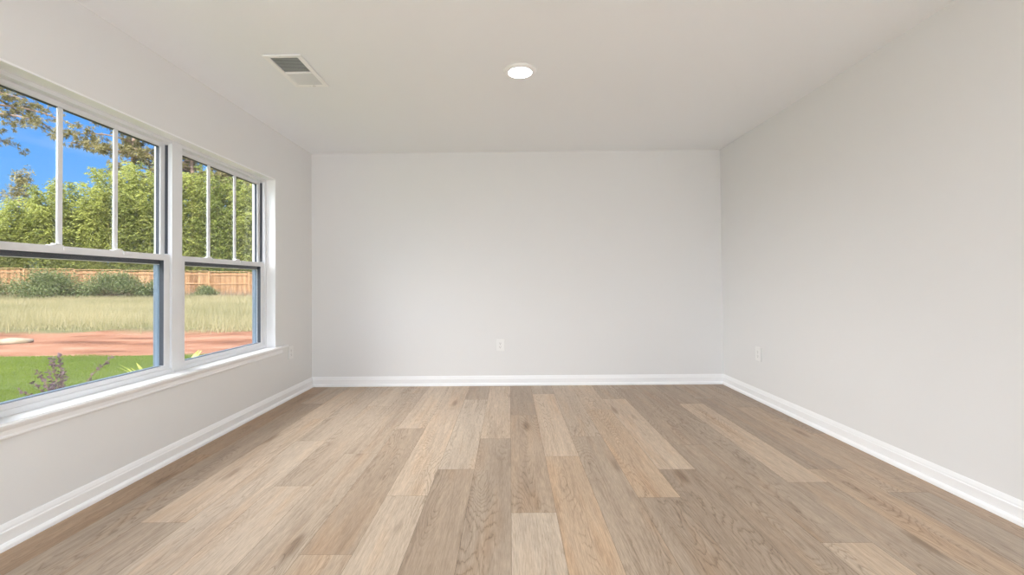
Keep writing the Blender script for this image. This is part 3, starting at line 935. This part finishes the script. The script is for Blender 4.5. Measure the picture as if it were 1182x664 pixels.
def pine(x, y, h, seed, label, crown=(0.55, 1.0), reach=4.0, lean=(0, 0), nb=26, tr=0.24, needles=26, dens=1.0):
    rng = np.random.default_rng(seed)
    z0 = float(gz(x, y))
    o = empty('pine_tree', (x, y, z0))
    tag(o, label, 'tree')
    bm = bmesh.new()
    tp = []
    for i in range(12):
        t = i / 11
        tp.append(Vector((lean[0] * t + 0.15 * math.sin(3.1 * t + seed), lean[1] * t + 0.15 * math.sin(2.3 * t + seed * 2), h * t)))
    tube(bm, tp, [tr * (1 - 0.82 * i / 11) for i in range(12)], 10)
    link('trunk', bm, M_bark, o, True)
    bm = bmesh.new()
    tufts = []
    for b in range(nb):
        t = crown[0] + (crown[1] - crown[0]) * (b + rng.uniform(0, 1)) / nb
        i = min(10, int(t * 11)); f = t * 11 - i
        p = tp[i].lerp(tp[i + 1], f)
        az = b * 2.399 + rng.uniform(-0.5, 0.5)
        L = reach * (1.15 - 0.85 * (t - crown[0]) / (crown[1] - crown[0])) * rng.uniform(0.65, 1.1)
        pts = []
        m = 6
        dzr = rng.uniform(-0.05, 0.35)
        for q in range(m + 1):
            s_ = q / m
            aa = az + 0.35 * math.sin(s_ * 3 + b)
            pts.append(p + Vector((math.cos(aa) * L * s_, math.sin(aa) * L * s_, L * (dzr * s_ - 0.25 * s_ * s_))))
        tube(bm, pts, [0.05 * (1 - 0.8 * q / m) * (L / 3 + .3) for q in range(m + 1)], 5)
        for q in range(int(9 * dens)):
            s_ = rng.uniform(0.35, 1.0)
            i2 = min(m - 1, int(s_ * m)); f2 = s_ * m - i2
            c_ = pts[i2].lerp(pts[i2 + 1], f2)
            off = Vector(rng.normal(0, 0.28 * L / 3, 3)); off.z *= 0.5
            e = c_ + off
            tube(bm, [c_, (c_ + e) / 2 + Vector((0, 0, .04)), e], [0.016, 0.012, 0.006], 4)
            for w_ in range(7):
                tufts.append(e + Vector(rng.normal(0, 0.22, 3)))
    link('branches', bm, M_bark, o)
    T = np.array([tuple(t) for t in tufts])
    n = len(T) * needles
    base = np.repeat(T, needles, 0) + rng.normal(0, 0.03, (n, 3))
    d = rng.normal(size=(n, 3)); d[:, 2] += 0.5; d /= np.linalg.norm(d, axis=1)[:, None]
    v = leaf_quads(base, d, rng.uniform(0.16, 0.32, n), np.full(n, 0.024), rng)
    fast_mesh('needles', v, 4, M_pine, o, np.clip(np.repeat(rng.uniform(0, 1, len(T)), needles) + rng.normal(0, .15, n), 0, 1))
    return o

def bush(x, y, h, rx, seed, label, mat=None, n=9000, leaf=0.10, name='bush'):
    rng = np.random.default_rng(seed)
    z0 = float(gz(x, y))
    o = empty(name, (x, y, z0))
    tag(o, label, 'bush')
    bm = bmesh.new()
    tips = []
    for k in range(46):
        az = rng.uniform(0, 2 * np.pi); el = rng.uniform(0.15, 1.45)
        t = Vector((math.cos(az) * math.cos(el) * rx, math.sin(az) * math.cos(el) * rx, math.sin(el) * h)) * rng.uniform(0.75, 1.05)
        mid = t * 0.5 + Vector((0, 0, 0.12 * h))
        tube(bm, [(0, 0, -0.02), mid * 0.5, mid, t], [0.02, 0.016, 0.011, 0.004], 4)
        tips.append((mid, t))
    link('stems', bm, M_twig, o)
    B = []
    for k in range(n):
        a, b = tips[rng.integers(len(tips))]
        f = rng.uniform(0, 1)
        B.append(a.lerp(b, f))
    B = np.array([tuple(b) for b in B]) + rng.normal(0, 0.13 * rx, (n, 3)) * np.array([1, 1, 0.7])
    B[:, 2] = np.maximum(B[:, 2], 0.04)
    d = rng.normal(size=(n, 3)); d[:, 2] = d[:, 2] * 0.6 + 0.25; d /= np.linalg.norm(d, axis=1)[:, None]
    v = leaf_quads(B, d, rng.uniform(0.7, 1.3, n) * leaf, rng.uniform(.7, 1.3, n) * leaf * 0.26, rng)
    fast_mesh('foliage', v, 4, mat or M_bush, o, rng.uniform(0, 1, n))
    return o

# ------------------------------------------------------------------ bamboo grove behind the fence
BAM = [  # x, y, height, radius, label
    (-36.4, 29.3, 6.9, 2.6, 'bamboo clump at the far left edge of the view, behind the fence', M_bamboo),
    (-33.9, 30.2, 6.7, 2.2, 'low bamboo clump under the open blue sky in the leftmost upper pane', M_bamboo),
    (-31.6, 31.2, 8.1, 2.2, 'bamboo clump behind the first upright glazing bar of the left window', M_bamboo),
    (-29.9, 31.8, 9.2, 2.2, 'bright bamboo clump filling the middle upper pane of the left window', M_bamboo),
    (-28.0, 32.6, 10.7, 2.3, 'tall bright bamboo clump in front of the bare pine trunk', M_bamboo),
    (-26.0, 33.2, 10.8, 2.3, 'tall bamboo clump at the right side of the left window', M_bamboo),
    (-23.9, 33.9, 10.2, 2.2, 'bamboo clump in the first upper pane of the right window', M_bamboo),
    (-22.1, 34.6, 9.8, 2.1, 'darker bamboo clump in the middle upper pane of the right window', M_bamboo_d),
    (-20.3, 35.2, 9.9, 2.2, 'bamboo clump in the last upper pane of the right window', M_bamboo),
    (-18.0, 36.0, 9.4, 2.4, 'bamboo clump hidden mostly by the right window jamb', M_bamboo_d),
]
for i, (x, y, h, r, lb, m_) in enumerate(BAM):
    bamboo(x, y, h, r, 100 + i, lb, m_)

# ------------------------------------------------------------------ pines behind the bamboo
pine(-31.6, 37.5, 19.0, 11, 'tall pine with a pinkish bare trunk above the bamboo in the left window', (0.56, 1.0), 4.6, (0.2, 0), 30, 0.30)
pine(-47.0, 38.5, 23.0, 17, 'tall pine left of the view whose lowest bough reaches in over the blue sky', (0.66, 1.0), 7.5, (1.0, -0.5), 22, 0.30)
pine(-27.3, 38.5, 18.0, 13, 'pine with tan boughs right above the bamboo at the joint of the two windows', (0.48, 1.0), 5.0, (-0.3, 0), 44, 0.26)
pine(-22.6, 39.5, 17.0, 14, 'pine showing between the bamboo tops in the right window', (0.46, 1.0), 5.0, (0.2, 0), 50, 0.24)
pine(-37.0, 33.6, 9.3, 15, 'small sparse tree poking above the bamboo in the leftmost pane', (0.72, 1.0), 1.1, (0.2, 0), 14, 0.06, 6, 0.45)

# ------------------------------------------------------------------ bushes before the fence
bush(-30.1, 25.1, 1.5, 1.6, 31, 'dark green bush before the fence at the left edge of the left window')
bush(-26.5, 25.7, 1.75, 2.1, 32, 'largest green bush before the fence in the left window', n=13000)
bush(-23.3, 26.4, 1.7, 2.0, 33, 'blue-green bush before the fence right of the largest bush', n=11000)
bush(-21.4, 27.2, 1.3, 1.2, 34, 'low bush before the fence beside the right edge of the left window')
bush(-19.7, 28.9, 1.0, 0.9, 35, 'small thin bush before the fence seen in the right window', n=4000)
wd = blades(22000, (-36, -14), (24, 31.5), 0.3, 0.85, 0.010, M_weed, 'dry_weeds', 0.5,
            lambda x, y, u: in_view(x, y) & (np.abs(before_fence(x, y) - 1.3) < 1.1))
tag(wd, 'dry pinkish brown weeds along the foot of the wooden fence', 'weeds', kind='stuff')

# ------------------------------------------------------------------ planting right outside the glass
def sprig_shrub(x, y, seed, label, stems, mat, name, leafL, leafW):
    rng = np.random.default_rng(seed)
    z0 = float(gz(x, y))
    o = empty(name, (x, y, z0))
    tag(o, label, 'shrub')
    bm = bmesh.new(); B = []; D = []; T = []
    for (dx, dy, dz, nl) in stems:
        pts = [Vector((0, 0, 0)), Vector((dx * .25, dy * .25, dz * .42)), Vector((dx * .6, dy * .6, dz * .75)), Vector((dx, dy, dz))]
        tube(bm, pts, [0.006, 0.005, 0.0035, 0.0018], 5)
        nl = int(nl * 1.9)
        for k in range(nl):
            f = 0.25 + 0.75 * k / nl
            q = f * 3; i = min(2, int(q)); p = pts[i].lerp(pts[i + 1], q - i)
            dirv_ = (pts[i + 1] - pts[i]).normalized()
            a = rng.normal(size=3); d = a / np.linalg.norm(a) + np.array(dirv_) * 0.7
            d /= np.linalg.norm(d)
            B.append(tuple(p)); D.append(d); T.append(rng.uniform(0, 1))
    link('stems', bm, M_twig, o)
    B = np.array(B); D = np.array(D); n = len(B)
    v = leaf_quads(B, D, rng.uniform(.7, 1.2, n) * leafL, rng.uniform(.8, 1.2, n) * leafW, rng)
    fast_mesh('leaves', v, 4, mat, o, T)
    return o
st = [(-0.10, 0.0, 0.62, 34), (-0.30, 0.05, 0.50, 30), (-0.22, -0.05, 0.40, 26), (0.02, 0.0, 0.50, 30), (0.08, 0.05, 0.34, 24), (0.10, 0.42, 0.56, 30),
      (0.02, 0.30, 0.34, 22), (-0.38, -0.02, 0.33, 22), (-0.1, 0.1, 0.3, 24), (0.12, 0.52, 0.30, 16), (0.0, -0.1, 0.36, 24), (-0.16, 0.02, 0.52, 24), (-0.05, 0.03, 0.64, 30), (-0.2, 0.1, 0.36, 30), (0.05, 0.12, 0.30, 30), (-0.1, -0.06, 0.30, 30)]
sprig_shrub(-4.12, 4.12, 41, 'purple-leaved shrub sprigs on the lawn just outside the left window', st, M_purple, 'purple_shrub', 0.037, 0.012)
def blade_plant(x, y, seed, label, n, L, W, el0=0.5):
    rng = np.random.default_rng(seed)
    z0 = float(gz(x, y))
    V = []; T = []
    for k in range(n):
        az = rng.uniform(0, 2 * np.pi); el = rng.uniform(el0, 1.42); l = L * rng.uniform(0.7, 1.1)
        d = np.array([math.cos(az) * math.cos(el), math.sin(az) * math.cos(el), math.sin(el)])
        s_ = np.array([-math.sin(az), math.cos(az), 0.0])
        prev = None
        for q in range(6):
            t = q / 5
            c_ = d * l * t + np.array([math.cos(az) * .25 * l * t * t, math.sin(az) * .25 * l * t * t, -0.30 * l * t * t])
            w_ = W * math.sin(math.pi * min(0.97, 0.12 + 0.86 * t)) * 0.5
            cur = (c_ - s_ * w_, c_ + s_ * w_)
            if prev:
                V += [prev[0], prev[1], cur[1], cur[0]]; T.append(rng.uniform(0, 1))
            prev = cur
    o = fast_mesh('lime_green_plant', np.array(V), 4, M_lime, attr=T)
    o.location = (x, y, z0)
    tag(o, label, 'plant')
    return o
blade_plant(-3.98, 4.97, 51, 'yellow-green strappy plant outside the right end of the left window', 40, 0.56, 0.055, 1.12)
blade_plant(-4.40, 6.10, 52, 'yellow-green plant outside at the near edge of the right window', 26, 0.5, 0.07)

# pale stone lying on the clay
bm = bmesh.new()
bmesh.ops.create_icosphere(bm, subdivisions=3, radius=1.0)
rs = random.Random(9)
for v in bm.verts:
    f = 1 + 0.18 * math.sin(v.co.x * 5 + 1) * math.cos(v.co.y * 4) + 0.06 * rs.uniform(-1, 1)
    v.co = Vector((v.co.x * 0.42 * f, v.co.y * 0.22 * f, v.co.z * 0.085 * f))
stn = link('stone', bm, M_stone, smooth=True); stn.location = (-11.25, 10.05, float(gz(-11.2, 10.0)) + 0.035)
stn.rotation_euler = (0, 0, 0.5)
tag(stn, 'flat pale stone lying on the red clay strip at the far left', 'stone')
